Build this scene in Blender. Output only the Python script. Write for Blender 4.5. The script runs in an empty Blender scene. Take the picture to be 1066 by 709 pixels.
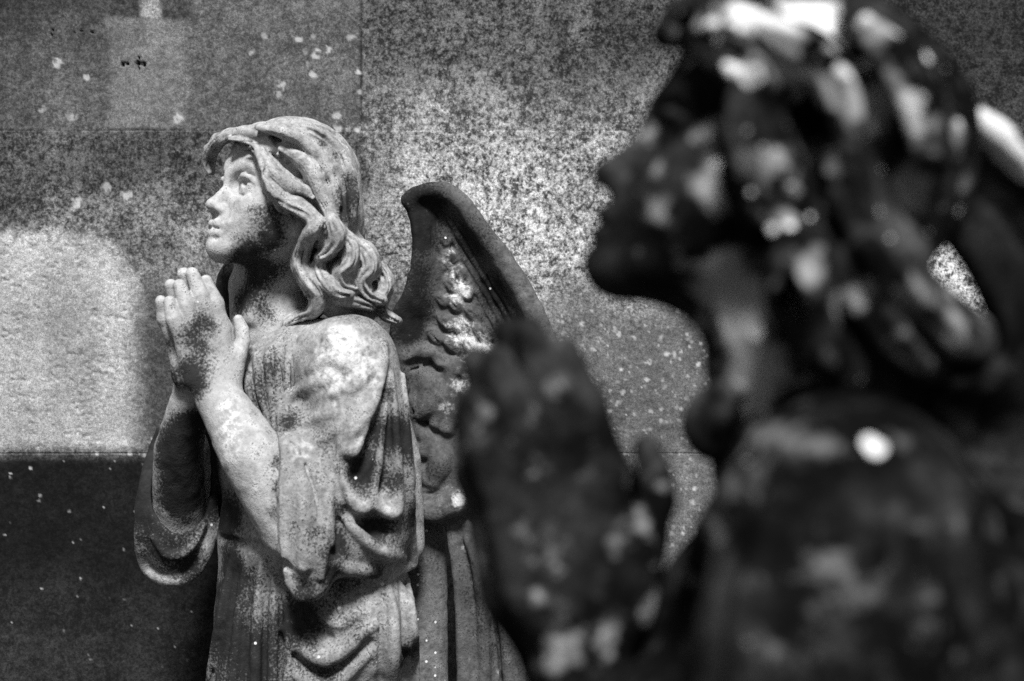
import bpy, math, random
import numpy as np
from mathutils import Vector

# ------------------------------------------------------------------ frame of the place
FPX = 1480.0                 # focal length in photo pixels (50 mm on a 36 mm back)
CU, CV = 533.0, 354.5
CAM_Z = 1.55
YA, YB, YW = 2.30, 0.92, 2.66   # sharp angel, near angel, wall
R = math.radians
col = bpy.context.scene.collection
rng = np.random.default_rng(7)
random.seed(7)

def px(u, v, w):
    """photo pixel + depth (in pixels of the statue's own scale) -> statue coordinates"""
    f = 1 + w/FPX
    return np.array([CU+(u-CU)*f, CV+(v-CV)*f, w], float)

def smin(a, b, k):
    if k <= 0: return np.minimum(a, b)
    h = np.maximum(k-np.abs(a-b), 0)/k
    return np.minimum(a, b)-h*h*(k*0.25)

def spline(pts, step):
    P = np.array(pts, float); n = len(P)
    if n < 3:
        L = np.linalg.norm(P[1, :2]-P[0, :2]); m = max(2, int(L/step)+1)
        t = np.linspace(0, 1, m)[:, None]
        return P[0]*(1-t)+P[1]*t
    Q = np.vstack([2*P[0]-P[1], P, 2*P[-1]-P[-2]]); out = []
    for i in range(n-1):
        a, b, c, d = Q[i:i+4]
        m = max(2, int(np.linalg.norm(c[:2]-b[:2])/step)+1)
        for t in np.linspace(0, 1, m, endpoint=False):
            out.append(0.5*((2*b)+(c-a)*t+(2*a-5*b+4*c-d)*t*t+(3*b-a-3*c+d)*t**3))
    out.append(P[-1])
    return np.array(out)

class Vol:
    """a block of clay: a distance field that is built up, carved and turned into a mesh"""
    def __init__(s, lo, hi, h):
        s.lo = np.array(lo, float); s.h = h
        s.n = np.ceil((np.array(hi, float)-s.lo)/h).astype(int)+1
        s.F = np.full(s.n, 40.0*h, np.float32); s.under = None; s.H = None
        s.ax = [(s.lo[i]+h*np.arange(s.n[i])).astype(np.float32) for i in range(3)]
    def box(s, lo, hi):
        a = np.maximum(np.floor((np.array(lo)-s.lo)/s.h).astype(int), 0)
        b = np.minimum(np.ceil((np.array(hi)-s.lo)/s.h).astype(int)+1, s.n)
        if (b-a).min() <= 0: return None
        sl = tuple(slice(a[i], b[i]) for i in range(3))
        return sl, s.ax[0][sl[0]][:, None, None], s.ax[1][sl[1]][None, :, None], s.ax[2][sl[2]][None, None, :]
    def put(s, sl, d, k, cut):
        if cut: s.F[sl] = -smin(-s.F[sl], d, k)
        else: s.F[sl] = smin(s.F[sl], d, k)
    def ell(s, c, r, k=0, ax=None, cut=False):
        c = np.array(c, float); r = np.array(r, float)
        A = np.eye(3) if ax is None else np.array(ax, float)      # rows: the ellipsoid's axes
        ext = np.sqrt(((A*r[:, None])**2).sum(0))+k+3*s.h
        q = s.box(c-ext, c+ext)
        if q is None: return
        sl, X, Y, Z = q; X, Y, Z = X-c[0], Y-c[1], Z-c[2]
        k0 = 0; k1 = 0
        for i in range(3):
            p = (A[i, 0]*X+A[i, 1]*Y+A[i, 2]*Z)/r[i]
            k0 = k0+p*p; k1 = k1+(p/r[i])**2
        k0 = np.sqrt(k0); d = k0*(k0-1)/np.sqrt(k1+1e-9)
        s.put(sl, d.astype(np.float32), k, cut)
    def chain(s, P, rad, k=0, cut=False, sw=1.0):
        P = np.array(P, float); rad = np.array(rad, float)
        m = rad.max()*max(1, 1/sw)+k+3*s.h
        q = s.box(P.min(0)-m, P.max(0)+m)
        if q is None: return
        SL, X, Y, Z = q
        D = np.full(s.F[SL].shape, 1e3, np.float32)
        off = [z.start for z in SL]
        for i in range(len(P)-1):
            a, b, ra, rb = P[i], P[i+1], rad[i], rad[i+1]
            mm = max(ra, rb)*max(1, 1/sw)+k+3*s.h
            qq = s.box(np.minimum(a, b)-mm, np.maximum(a, b)+mm)
            if qq is None: continue
            sl, x, y, z = qq
            ba = b-a; ba2 = ba.copy(); ba2[2] *= sw
            x, y, z = x-a[0], y-a[1], (z-a[2])*sw
            L = float((ba2**2).sum())+1e-9
            t = np.clip((x*ba2[0]+y*ba2[1]+z*ba2[2])/L, 0, 1)
            d = np.sqrt((x-t*ba2[0])**2+(y-t*ba2[1])**2+(z-t*ba2[2])**2)-(ra+t*(rb-ra))
            l2 = tuple(slice(sl[j].start-off[j], sl[j].stop-off[j]) for j in range(3))
            D[l2] = np.minimum(D[l2], d)
        s.put(SL, D, k, cut)
    def hit(s, u, v, default=None):
        w = np.arange(s.lo[2], s.ax[2][-1], s.h*0.5)
        f = 1+w/FPX
        I = np.round((np.stack([CU+(u-CU)*f, CV+(v-CV)*f, w], 1)-s.lo)/s.h).astype(int)
        ok = ((I >= 0) & (I < s.n)).all(1)
        I = np.clip(I, 0, s.n-1)
        G = s.F if s.H is None else s.H
        val = np.where(ok, G[I[:, 0], I[:, 1], I[:, 2]], 1e3)
        z = np.nonzero(val < 0)[0]
        b = s.under.hit(u, v, None) if s.under is not None else None
        if len(z) == 0: return b if b is not None else default
        return w[z[0]] if b is None else min(w[z[0]], b)
    def stroke(s, pts, lift=0.0, k=3, cut=False, smooth=9, sw=1.0):
        """modelling stroke (u, v, radius) laid on the surface seen from the front; lift in radii"""
        Q = spline(pts, max(2.0*s.h, 2.0))
        ws = []; last = None
        for u, v, r in Q:
            w = s.hit(u, v, None); ws.append(np.nan if w is None else w)
        ws = np.array(ws)
        ok = ~np.isnan(ws)
        if not ok.any(): return
        ws = np.interp(np.arange(len(ws)), np.nonzero(ok)[0], ws[ok])
        if smooth > 1 and len(ws) > smooth:
            pad = np.pad(ws, smooth//2, mode='edge')
            ws = np.convolve(pad, np.ones(smooth)/smooth, 'valid')[:len(Q)]
        r = np.maximum(Q[:, 2], 0.3)
        w = ws-lift*r if not cut else ws+lift*r
        P = np.array([px(Q[i, 0], Q[i, 1], w[i]) for i in range(len(Q))])
        s.chain(P, r, k, cut, sw)
    def lock(s, pts, n=3, lift=0.1, k=2.0, twist=0.0, fill=0.62):
        """a lock of hair: n strands side by side along a path (u, v, half width)"""
        Q = spline(pts, 4.0); T = np.gradient(Q[:, :2], axis=0)
        T /= np.linalg.norm(T, axis=1)[:, None]+1e-9
        N = np.stack([-T[:, 1], T[:, 0]], 1)
        t = np.linspace(0, 1, len(Q))
        s.stroke(np.column_stack([Q[:, :2], Q[:, 2]*0.8]), lift*0.5, k)
        for i in range(n):
            o = ((i+0.5)/n*2-1)*0.8
            oo = o*np.cos(twist*t)+0.25*np.sin(twist*t+i*2.1)*(twist != 0)
            p = Q[:, :2]+N*(Q[:, 2]*oo)[:, None]
            s.stroke(np.column_stack([p, np.maximum(Q[:, 2]*fill/n*1.35, 1.25)]), lift, k*0.5, smooth=15)
    def rough(s, amp, cell):
        """low uneven lumps, as hand-cut and weathered stone has"""
        m = np.maximum((s.n*s.h/cell).astype(int)+2, 2)
        g = rng.standard_normal(m).astype(np.float32)
        for i in range(3):
            t = np.linspace(0, m[i]-1.001, s.n[i]); a = t.astype(int); f = (t-a).astype(np.float32); f = f*f*(3-2*f)
            sh = [1, 1, 1]; sh[i] = -1; f = f.reshape(sh)
            g = np.take(g, a, i)*(1-f)+np.take(g, a+1, i)*f
        s.F += amp*g
    def nets(s):
        F = s.F; S = F < 0; n = np.array(F.shape)
        c = np.zeros(n-1, np.uint8)
        for i in (0, 1):
            for j in (0, 1):
                for k in (0, 1):
                    c += S[i:n[0]-1+i, j:n[1]-1+j, k:n[2]-1+k]
        act = np.argwhere((c > 0) & (c < 8)); del c
        idm = np.full(n-1, -1, np.int32); idm[act[:, 0], act[:, 1], act[:, 2]] = np.arange(len(act))
        cr = [(i, j, k) for i in (0, 1) for j in (0, 1) for k in (0, 1)]
        val = {q: F[act[:, 0]+q[0], act[:, 1]+q[1], act[:, 2]+q[2]] for q in cr}
        acc = np.zeros((len(act), 3), np.float32); cnt = np.zeros(len(act), np.float32)
        for q in cr:
            for d in range(3):
                if q[d]: continue
                q2 = list(q); q2[d] = 1; q2 = tuple(q2)
                a, b = val[q], val[q2]; m = (a < 0) != (b < 0)
                t = np.where(m, a/np.where(m, a-b, 1), 0)
                p = np.zeros((len(act), 3), np.float32)+np.array(q, np.float32); p[:, d] += t
                acc += p*m[:, None]; cnt += m
        V = s.lo+s.h*(act+acc/np.maximum(cnt, 1)[:, None])
        faces = []
        for d in range(3):
            e, f = (d+1) % 3, (d+2) % 3
            lo = [slice(None)]*3; hi = [slice(None)]*3
            lo[d] = slice(0, n[d]-1); hi[d] = slice(1, n[d])
            a, b = S[tuple(lo)], S[tuple(hi)]
            I = np.argwhere(a != b)
            I = I[(I[:, e] > 0) & (I[:, e] < n[e]-1) & (I[:, f] > 0) & (I[:, f] < n[f]-1)]
            fl = S[I[:, 0], I[:, 1], I[:, 2]]
            quad = []
            for de, df in ((1, 1), (0, 1), (0, 0), (1, 0)):
                J = I.copy(); J[:, e] -= de; J[:, f] -= df
                quad.append(idm[J[:, 0], J[:, 1], J[:, 2]])
            Q = np.stack(quad, 1); Q[~fl] = Q[~fl][:, ::-1]
            faces.append(Q)
        return V, np.vstack(faces)

def relax(V, Fq, it=1, lam=0.5):
    for _ in range(it):
        acc = np.zeros_like(V); cnt = np.zeros(len(V))
        for a, b in ((0, 1), (1, 2), (2, 3), (3, 0)):
            for x, y in ((a, b), (b, a)):
                for d in range(3): acc[:, d] += np.bincount(Fq[:, x], V[Fq[:, y], d], len(V))
                cnt += np.bincount(Fq[:, x], minlength=len(V))
        V = V*(1-lam)+lam*acc/np.maximum(cnt, 1)[:, None]
    return V

def obj(name, V, Fq, mat, parent=None, attrs=None, smooth=True):
    me = bpy.data.meshes.new(name)
    V = np.asarray(V, np.float32); Fq = np.asarray(Fq, np.int32)
    me.vertices.add(len(V)); me.vertices.foreach_set('co', V.ravel())
    k = Fq.shape[1]
    me.loops.add(Fq.size); me.loops.foreach_set('vertex_index', Fq.ravel())
    me.polygons.add(len(Fq))
    me.polygons.foreach_set('loop_start', np.arange(0, Fq.size, k, dtype=np.int32))
    me.polygons.foreach_set('loop_total', np.full(len(Fq), k, np.int32))
    me.polygons.foreach_set('use_smooth', np.full(len(Fq), smooth))
    me.update(calc_edges=True)
    for an, av in (attrs or {}).items():
        at = me.attributes.new(an, 'FLOAT', 'POINT'); at.data.foreach_set('value', np.asarray(av, np.float32))
    me.materials.append(mat)
    o = bpy.data.objects.new(name, me); col.objects.link(o)
    if parent is not None: o.parent = parent
    return o

def thing(name, label, cat, loc=(0, 0, 0), group=None):
    o = bpy.data.objects.new(name, None); col.objects.link(o)
    o.empty_display_size = 0.1
    o.location = loc; o['label'] = label; o['category'] = cat
    if group: o['group'] = group
    return o

def blobs(V, lst, base=0.0):
    """patches of growth, grime, painted light or painted shade: (u, v, w, radius, amount) balls in statue coordinates"""
    a = np.full(len(V), base, np.float32)
    for u, v, w, r, amt in lst:
        c = px(u, v, w)
        d = np.sqrt(((V-c)**2).sum(1))/r
        a += amt*np.clip(1.25-d, 0, 1)**2*np.where(d < 1.25, 1, 0)
    return a

def to_mesh(vol, name, mat, root, Y0, origin, dark=(), light=(), dbase=0.0, lbase=0.0, it=1, pale=()):
    V, Q = vol.nets()
    V = relax(V, Q, it, 0.5)
    def fix(lst):
        o = []
        for b in lst:
            b = list(b)
            if b[2] is None:
                w = vol.hit(b[0], b[1], None)
                if w is None: continue
                b[2] = w
            o.append(b)
        return o
    at = {'dark': blobs(V, fix(dark), dbase), 'light': blobs(V, fix(light), lbase), 'pale': blobs(V, fix(pale))}
    s = Y0/FPX
    W = np.stack([(V[:, 0]-CU)*s, Y0+V[:, 2]*s, CAM_Z-(V[:, 1]-CV)*s], 1)-np.array(origin)
    return obj(name, W, Q, mat, root, at)

# ------------------------------------------------------------------ materials
class N:
    def __init__(s, name):
        s.m = bpy.data.materials.new(name); s.m.use_nodes = True
        s.t = s.m.node_tree; s.t.nodes.clear()
        s.out = s.t.nodes.new('ShaderNodeOutputMaterial')
    def n(s, typ, **kw):
        o = s.t.nodes.new('ShaderNode'+typ)
        for k, v in kw.items(): setattr(o, k, v)
        return o
    def put(s, sock, v):
        if isinstance(v, bpy.types.NodeSocket): s.t.links.new(v, sock)
        elif hasattr(sock.default_value, '__len__') and not hasattr(v, '__len__'):
            sock.default_value = (v, v, v, 1) if len(sock.default_value) == 4 else (v, v, v)
        else: sock.default_value = v
    def math(s, op, a, b=0.0, clamp=False):
        o = s.n('Math', operation=op, use_clamp=clamp); s.put(o.inputs[0], a); s.put(o.inputs[1], b); return o.outputs[0]
    def attr(s, name): return s.n('Attribute', attribute_name=name).outputs['Fac']
    def pos(s): return s.n('TexCoord').outputs['Object']
    def noise(s, p, scale, detail=6, rough=0.6, dist=0.0):
        o = s.n('TexNoise'); s.put(o.inputs['Vector'], p); s.put(o.inputs['Scale'], scale)
        s.put(o.inputs['Detail'], detail); s.put(o.inputs['Roughness'], rough); s.put(o.inputs['Distortion'], dist)
        return o.outputs['Fac']
    def voro(s, p, scale, rand=1.0):
        o = s.n('TexVoronoi'); s.put(o.inputs['Vector'], p); s.put(o.inputs['Scale'], scale); s.put(o.inputs['Randomness'], rand)
        return o.outputs['Distance'], o.outputs['Color']
    def ramp(s, v, a, b, lo=0.0, hi=1.0):
        o = s.n('MapRange', interpolation_type='SMOOTHSTEP'); s.put(o.inputs[0], v)
        s.put(o.inputs[1], a); s.put(o.inputs[2], b); s.put(o.inputs[3], lo); s.put(o.inputs[4], hi)
        return o.outputs[0]
    def mix(s, f, a, b):
        o = s.n('Mix', data_type='FLOAT'); s.put(o.inputs[0], f); s.put(o.inputs[2], a); s.put(o.inputs[3], b); return o.outputs[0]
    def finish(s, val, rough=0.85, bump=None, strength=0.4, dist=0.002, spec=0.3):
        b = s.n('BsdfPrincipled')
        c = s.n('CombineColor'); [s.put(c.inputs[i], val) for i in range(3)]
        s.put(b.inputs['Base Color'], c.outputs[0]); s.put(b.inputs['Roughness'], rough)
        s.put(b.inputs['Specular IOR Level'], spec)
        if bump is not None:
            bp = s.n('Bump'); s.put(bp.inputs['Strength'], strength); s.put(bp.inputs['Distance'], dist); s.put(bp.inputs['Height'], bump)
            s.t.links.new(bp.outputs[0], b.inputs['Normal'])
        s.t.links.new(b.outputs[0], s.out.inputs[0]); return s.m

def statue_stone(name, base=0.42, lo=0.02, sc=1.0, dots=0.05, grime=0.0, lich=0.0, hi=0.75, spec=0.25, cloud=0.0, pale=.16, con=1.0, lw=.8):
    """weathered carved stone: grime or painted shade where 'dark' is high, pale lichen or painted light where 'light' is high, broken up by noise"""
    m = N(name); p = m.pos()
    n1 = m.noise(p, 9*sc, 8, 0.62); n2 = m.noise(p, 45*sc, 6, 0.65); n3 = m.noise(p, 260*sc, 4, 0.7)
    n4 = m.noise(p, 130*sc, 5, 0.7)
    v = m.math('MULTIPLY', base, m.ramp(n2, 0.28, 0.72, 1-.5*con, 1+.38*con))
    v = m.math('MULTIPLY', v, m.ramp(n4, 0.3, 0.70, 1-.45*con, 1+.34*con))
    if cloud > 0: v = m.math('MULTIPLY', v, m.math('ADD', 0.35, m.math('MULTIPLY', cloud, m.math('ADD', m.ramp(n1, .42, .68, 0, 2.2), m.ramp(n2, .5, .72, 0, 1.6)))))
    mixn = m.math('ADD', m.math('MULTIPLY', n1, 0.45), m.math('ADD', m.math('MULTIPLY', n4, 0.35), m.math('MULTIPLY', n2, 0.4)))
    # grime and painted shade
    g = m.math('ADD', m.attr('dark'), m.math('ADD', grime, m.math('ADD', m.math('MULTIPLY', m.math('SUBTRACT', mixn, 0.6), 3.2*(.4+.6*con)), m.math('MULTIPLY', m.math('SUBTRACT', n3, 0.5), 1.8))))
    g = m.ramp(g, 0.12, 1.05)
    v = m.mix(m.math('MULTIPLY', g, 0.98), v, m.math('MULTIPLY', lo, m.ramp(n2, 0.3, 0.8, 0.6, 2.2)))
    # pits: small dark specks
    d, c = m.voro(p, 330*sc); pit = m.math('MULTIPLY', m.ramp(d, 0.2, 0.38, 1, 0), m.ramp(n2, 0.50, 0.60))
    v = m.mix(m.math('MULTIPLY', pit, 0.8), v, 0.02)
    # pale lichen crust and painted light
    l = m.math('ADD', m.attr('light'), m.math('ADD', lich, m.math('MULTIPLY', m.math('SUBTRACT', m.math('ADD', m.math('MULTIPLY', n4, 0.6), m.math('MULTIPLY', n2, 0.5)), 0.55), 3.0)))
    l = m.ramp(l, 0.32, lw)
    l = m.math('MINIMUM', l, 1.0)
    v = m.mix(l, v, m.math('MULTIPLY', hi, m.ramp(n3, 0.2, 0.8, 0.75, 1.1)))
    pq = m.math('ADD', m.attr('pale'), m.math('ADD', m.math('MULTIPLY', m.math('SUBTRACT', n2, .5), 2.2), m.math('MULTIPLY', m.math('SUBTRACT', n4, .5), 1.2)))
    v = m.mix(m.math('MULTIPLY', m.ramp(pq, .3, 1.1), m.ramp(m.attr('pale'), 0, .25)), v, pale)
    if dots > 0:
        d2, c2 = m.voro(p, 75*sc); sel = m.n('SeparateColor'); m.put(sel.inputs[0], c2)
        dot = m.math('MULTIPLY', m.ramp(d2, 0.12, 0.19, 1, 0), m.ramp(sel.outputs[0], 1-dots-0.01, 1-dots))
        v = m.mix(dot, v, 0.8)
    b = m.math('ADD', m.math('MULTIPLY', n4, 0.6), m.math('ADD', m.math('MULTIPLY', n3, 0.35), m.math('MULTIPLY', pit, -0.25)))
    return m.finish(v, 0.82, b, 0.55, 0.0035/sc, spec)

# ------------------------------------------------------------------ figure parts shared by both angels
def frame(yaw, pitch, roll=0.0):
    y, p = R(yaw), R(pitch)
    f = np.array([-math.cos(y)*math.cos(p), -math.sin(p), -math.sin(y)*math.cos(p)])
    l = np.array([math.sin(y), 0, -math.cos(y)])
    u = np.cross(f, l)
    r = R(roll)
    l, u = l*math.cos(r)+u*math.sin(r), u*math.cos(r)-l*math.sin(r)
    return np.array([f, u, l])

def head(vol, O, S, M, fine=True):
    """head, face and ears; local axes forward / up / left, crown at +74, chin at -74"""
    O = np.array(O, float)
    T0 = lambda p: O+S*(np.array(p, float)@M)
    def T(p):      # young face: eyes low, short nose
        return T0((p[0], np.interp(p[1], [-74, -60, -47, -35, -28, 0, 14, 30, 74], [-74, -62, -51, -39, -31.5, -11, 2, 24, 74]), p[2]))
    def e(c, r, k=6, cut=False, tilt=0):
        A = M
        if tilt:
            t = R(tilt); A = np.array([M[0]*math.cos(t)+M[1]*math.sin(t), M[1]*math.cos(t)-M[0]*math.sin(t), M[2]])
        vol.ell(T(c), np.array(r)*S, k*S, A, cut)
    def ch(pts, k=4, cut=False):
        vol.chain([T(p[:3]) for p in pts], [p[3]*S for p in pts], k*S, cut)
    e((-6, 17, 0), (60, 51, 52), 0)
    e((18, -8, 0), (42, 56, 46), 14)
    e((36, 34, 0), (19, 26, 38), 12)
    ch([(49, -61, 0, 11.5), (41, -57, 16, 12), (8, -38, 34, 13)], 14)
    ch([(49, -61, 0, 11.5), (41, -57, -16, 12), (8, -38, -34, 13)], 14)
    e((24, -44, 0), (32, 24, 30), 10)
    for q in (1, -1):
        e((32, -28, 24*q), (23, 25, 21), 16)                 # cheek
        ch([(52, 13, 6*q, 4.5), (50, 18, 17*q, 4.2), (43, 17, 30*q, 3.6), (35, 9, 38*q, 3.4)], 14)   # brow
    ch([(54, 8, 0, 4.6), (58, -4, 0, 4.3), (64.5, -18, 0, 4.5), (68, -26, 0, 4.8)], 7)             # nose bridge
    e((66.5, -28, 0), (7, 5.6, 6.3), 4)
    for q in (1, -1):
        e((60.5, -30.5, 6.8*q), (6.4, 4.4, 4.4), 3.5)
        e((64, -35, 4.2*q), (4.0, 2.4, 2.2), 1.5, True)       # nostril
        e((55.5, 1, 19.5*q), (9.5, 10.5, 15), 9, True)                 # eye socket
        e((52, -1, 11.5*q), (5, 5, 5), 4, True)
        e((41.5, 0, 20*q), (12.2, 12.6, 15), 1.5)           # eyeball
        ch([(47.5, -2, 7.5*q, 1.7), (53.6, 7, 13*q, 2.5), (54.8, 9.6, 20*q, 2.9), (52, 7.4, 28*q, 2.8), (43, -1.5, 37*q, 2.0)], 1.6)  # upper lid
        ch([(47.5, -2.5, 8*q, 1.4), (51, -7.4, 15*q, 1.7), (51.2, -8.2, 22*q, 1.7), (43, -3, 35*q, 1.6)], 2.2)               # lower lid
        if fine: e((54.0, 2.2, 21*q), (3.2, 3.4, 3.8), 1.0, True)  # carved pupil
    e((55, -43, 0), (8, 10, 17), 8)                           # mouth mound
    for q in (1, -1):
        ch([(62.6, -43.2, 0, 3.8), (62.4, -42.4, 4.5*q, 4.3), (58.8, -44.6, 10.5*q, 3.5), (52.5, -47.3, 16.5*q, 2.0)], 2.4)
        ch([(61, -52.4, 0, 5.1), (59.6, -52.2, 7*q, 4.7), (55.5, -49.6, 13*q, 2.8), (52, -48, 16.5*q, 1.6)], 2.4)
        ch([(65.4, -47.4, 0, 1.0), (62.6, -47.4, 8*q, 1.0), (58.0, -47.6, 13*q, 1.0), (53.2, -48.2, 18.5*q, 1.2)], 1.6, True)
    ch([(62, -37, 0, 1.8), (65.5, -40, 0, 1.4)], 3, True)
    ch([(60, -59, 8, 2.2), (62.5, -59, 0, 2.4), (60, -59, -8, 2.2)], 6, True)
    e((52, -65, 0), (10.5, 9, 12), 9)                         # chin
    for q in (1, -1):
        ch([(6, 4, 48*q, 4), (0, 3, 51*q, 4), (-4, -8, 52*q, 4), (1, -24, 51*q, 4.6), (9, -37, 48*q, 6.6), (15, -30, 46*q, 3)], 3)
        e((7, -13, 47*q), (7, 15, 4), 3)
        e((8, -12, 52*q), (5, 10, 5), 3, True)
    return T0

def hands(vol, H, wslope, fine=True):
    """two hands pressed palm to palm, fingers up, each finger a chain of its own.
       H maps hand-sheet pixels to photo pixels and depth"""
    def P(u, v, w): return H(u, v, w+(u-215)*wslope)
    S = np.linalg.norm(H(250, 350, 0)-H(200, 350, 0))/50.0
    def ch(L, k): vol.chain([P(*q[:3]) for q in L], [q[3]*S for q in L], k*S)
    g = 1.13
    for q in (-1, 1):
        sx = 0 if q < 0 else -9
        z = lambda d: q*d
        # palm: a soft slab from heel to knuckles
        ch([(200+sx, 392, z(13), 12), (191+sx, 352, z(10), 9.5)], 8)
        ch([(210+sx, 396, z(15), 15), (202+sx, 346, z(11), 10)], 8)
        ch([(220+sx, 398, z(16), 16), (217+sx, 342, z(11.5), 10.5)], 8)
        ch([(230+sx, 394, z(15), 15), (231+sx, 343, z(11), 9.5)], 8)
        ch([(238+sx, 398, z(15), 14), (246+sx, 370, z(13), 11)], 8)      # ball of the thumb
        fing = [((190, 352), (181, 332), (176.5, 314), 8.0, 6.2), ((202, 345), (194, 318), (187, 297), 8.6, 6.6),
                ((217, 340), (209, 308), (200, 285), 8.8, 6.6), ((231, 343), (223, 314), (214.5, 293), 8.4, 6.4)]
        for a, b, c, r0, r1 in fing:
            ch([(a[0]+sx, a[1], z(11), r0*g), ((a[0]+b[0])/2+sx, (a[1]+b[1])/2, z(10), r0*g*.97), (b[0]+sx, b[1], z(9.5), r0*g*.98),
                ((b[0]+c[0])/2+sx, (b[1]+c[1])/2, z(7.5), r1*g*1.04), (c[0]+sx, c[1], z(5.5), r1*g*.9)], 2.2)
        t = 0 if q < 0 else -6
        ch([(243+sx+t, 378, z(13), 11), (253+sx+t, 355, z(11), 8), (252+sx+t, 344, z(9.5), 7.4), (248+sx+t, 333, z(7), 5.6)], 1.6)

# ------------------------------------------------------------------ the sharp angel by the wall
GA = 1150.0                                    # foot of the robe, statue pixels
sA = YA/FPX
FOOT_A = CAM_Z-(GA-CV)*sA
orgA = ((315-CU)*sA, YA, FOOT_A)
angel_a = thing('angel_statue', 'pale sharp angel statue with long curls, looking up in prayer close to the wall',
                'statue', orgA, 'praying stone angels')
M_skin = statue_stone('pale weathered stone', 0.45, 0.010, 1.0, 0.01, 0.0, -0.12, con=.5)
M_hair = statue_stone('weathered stone hair', 0.42, 0.010, 1.0, 0.01, 0.22, 0.04)
M_robe = statue_stone('weathered stone cloth', 0.42, 0.008, 1.0, 0.02, 0.36, 0.02, .66, lw=1.2)
M_wing = statue_stone('weathered stone feathers', 0.12, 0.006, 1.1, 0.02, 0.2, 0.0, .68, lw=1.15)

bodyA = Vol((158, 122, -150), (348, 608, 88), 0.88)
MA = frame(37, 13, 0)
SA = 1.14
chin = px(223, 261, -62)
OA = chin-SA*(np.array([58, -70, 0])@MA)
TA = head(bodyA, OA, SA, MA)
bodyA.chain([TA((-18, -20, 0)), px(276, 300, 8), px(285, 345, 10)], [42, 38, 45], 16)
bodyA.chain([TA((10, -40, 6)), px(262, 330, -32)], [10, 8], 14)
bodyA.chain([px(285, 345, 10), px(305, 430, 10), px(312, 560, 5)], [40, 48, 50], 10)      # trunk under the robe
bodyA.chain([px(300, 385, 5), px(355, 385, -72)], [40, 34], 10)
bodyA.chain([px(300, 385, 5), px(245, 400, 62)], [40, 34], 10)
bodyA.chain([px(358, 385, -70), px(352, 470, -74), px(318, 556, -94)], [30, 27, 30], 10)
bodyA.chain([px(245, 400, 62), px(205, 480, 50), px(190, 548, 28)], [32, 30, 28], 10)
HA = lambda u, v, w: px(u, v, -84+w)
handA = Vol(bodyA.lo, (330, 606, 60), 0.88)
hands(handA, HA, 0.55)
handA.chain([px(222, 396, -94), px(229, 416, -99), px(262, 472, -108), px(308, 548, -98)], [20, 23, 31, 35], 9)
handA.chain([px(202, 398, -64), px(198, 415, -58), px(186, 470, -25), px(186, 545, 24)], [19, 19, 25, 28], 9)
n0 = handA.n
bodyA.F[:n0[0], :n0[1], :n0[2]] = smin(bodyA.F[:n0[0], :n0[1], :n0[2]], handA.F, 3); del handA
bodyA.rough(0.35, 9)
def skin_a():
    dark = [(212, 350, None, 52, .45), (200, 385, None, 34, .35), (190, 345, None, 16, .3), (205, 340, None, 12, .3), (220, 338, None, 12, .3), (284, 226, None, 31, .8), (262, 224, None, 22, .4), (258, 258, None, 26, 1.0), (285, 252, None, 24, .9), (250, 272, None, 30, 1.0),  # stains, plus painted shade at the finger roots
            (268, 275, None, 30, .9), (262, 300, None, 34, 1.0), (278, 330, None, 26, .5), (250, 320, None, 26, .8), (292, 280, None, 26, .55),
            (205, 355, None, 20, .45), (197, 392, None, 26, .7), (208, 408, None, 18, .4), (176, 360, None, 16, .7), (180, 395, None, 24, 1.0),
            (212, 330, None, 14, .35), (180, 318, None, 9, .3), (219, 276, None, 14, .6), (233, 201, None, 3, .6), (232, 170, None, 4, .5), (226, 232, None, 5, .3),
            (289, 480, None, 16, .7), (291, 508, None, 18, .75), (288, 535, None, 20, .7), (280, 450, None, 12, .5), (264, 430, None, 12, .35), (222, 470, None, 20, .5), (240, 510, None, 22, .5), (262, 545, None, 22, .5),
            (185, 470, None, 50, 1.5), (190, 520, None, 50, 1.5), (200, 440, None, 28, 1.3)]  # shade inside the sleeve painted onto the forearm
    light = [(238, 430, None, 26, .3), (240, 455, None, 34, .5), (252, 490, None, 26, .30), (270, 520, None, 26, .2), (236, 425, None, 18, .25), (242, 317, None, 7, .8),  # lit forearm, forehead and nose painted paler
             (240, 170, None, 22, .08), (228, 205, None, 18, .1), (215, 252, None, 10, .1)]
    return dark, light
d_, l_ = skin_a()
to_mesh(bodyA, 'body', M_skin, angel_a, YA, orgA, d_, l_, it=2)

# hair
hairA = Vol((196, 112, -130), (428, 352, 110), 1.1)
e = lambda c, r, k=8, cut=False: hairA.ell(TA(c), np.array(r)*SA, k*SA, MA, cut)
e((-5, 20, 0), (58, 50.5, 54), 0)
e((-18, -4, 0), (42, 54, 52), 18)
hairA.chain([TA((-34, -18, 20)), px(346, 275, 20), px(368, 312, 12)], [38, 36, 30], 16)
hairA.chain([px(342, 244, -44), px(358, 276, -44), px(380, 306, -36)], [27, 32, 26], 14)
hairA.chain([px(335, 262, -28), px(336, 300, -48), px(352, 318, -60)], [22, 20, 16], 12)
# clear the face and ear
e((71, -22, 0), (48, 64, 78), 9, True)
e((14, -40, 54), (14, 12, 18), 4, True)
hairA.under = bodyA
def lk(pts, n, lift, k, tw=0.0): hairA.lock(pts, n+2, lift, k, tw)
def roll(pts, k=3, lift=.45): hairA.stroke(pts, lift, k, smooth=7)
# long smooth strands over the crown
for i in range(13):
    t = i/12
    a = (250+30*t, 140-8*t+6*abs(t-.5)); b = (290+48*t, 129+5*t+22*t*(1-t)); c = (316+48*t, 160+6*t+20*(1-t)); d = (322+38*t, 205+25*t)
    hairA.stroke([(*a, 1.2), (*b, 2.4), (*c, 2.6), (*d, 1.2)], 0.1, 3)
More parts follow.
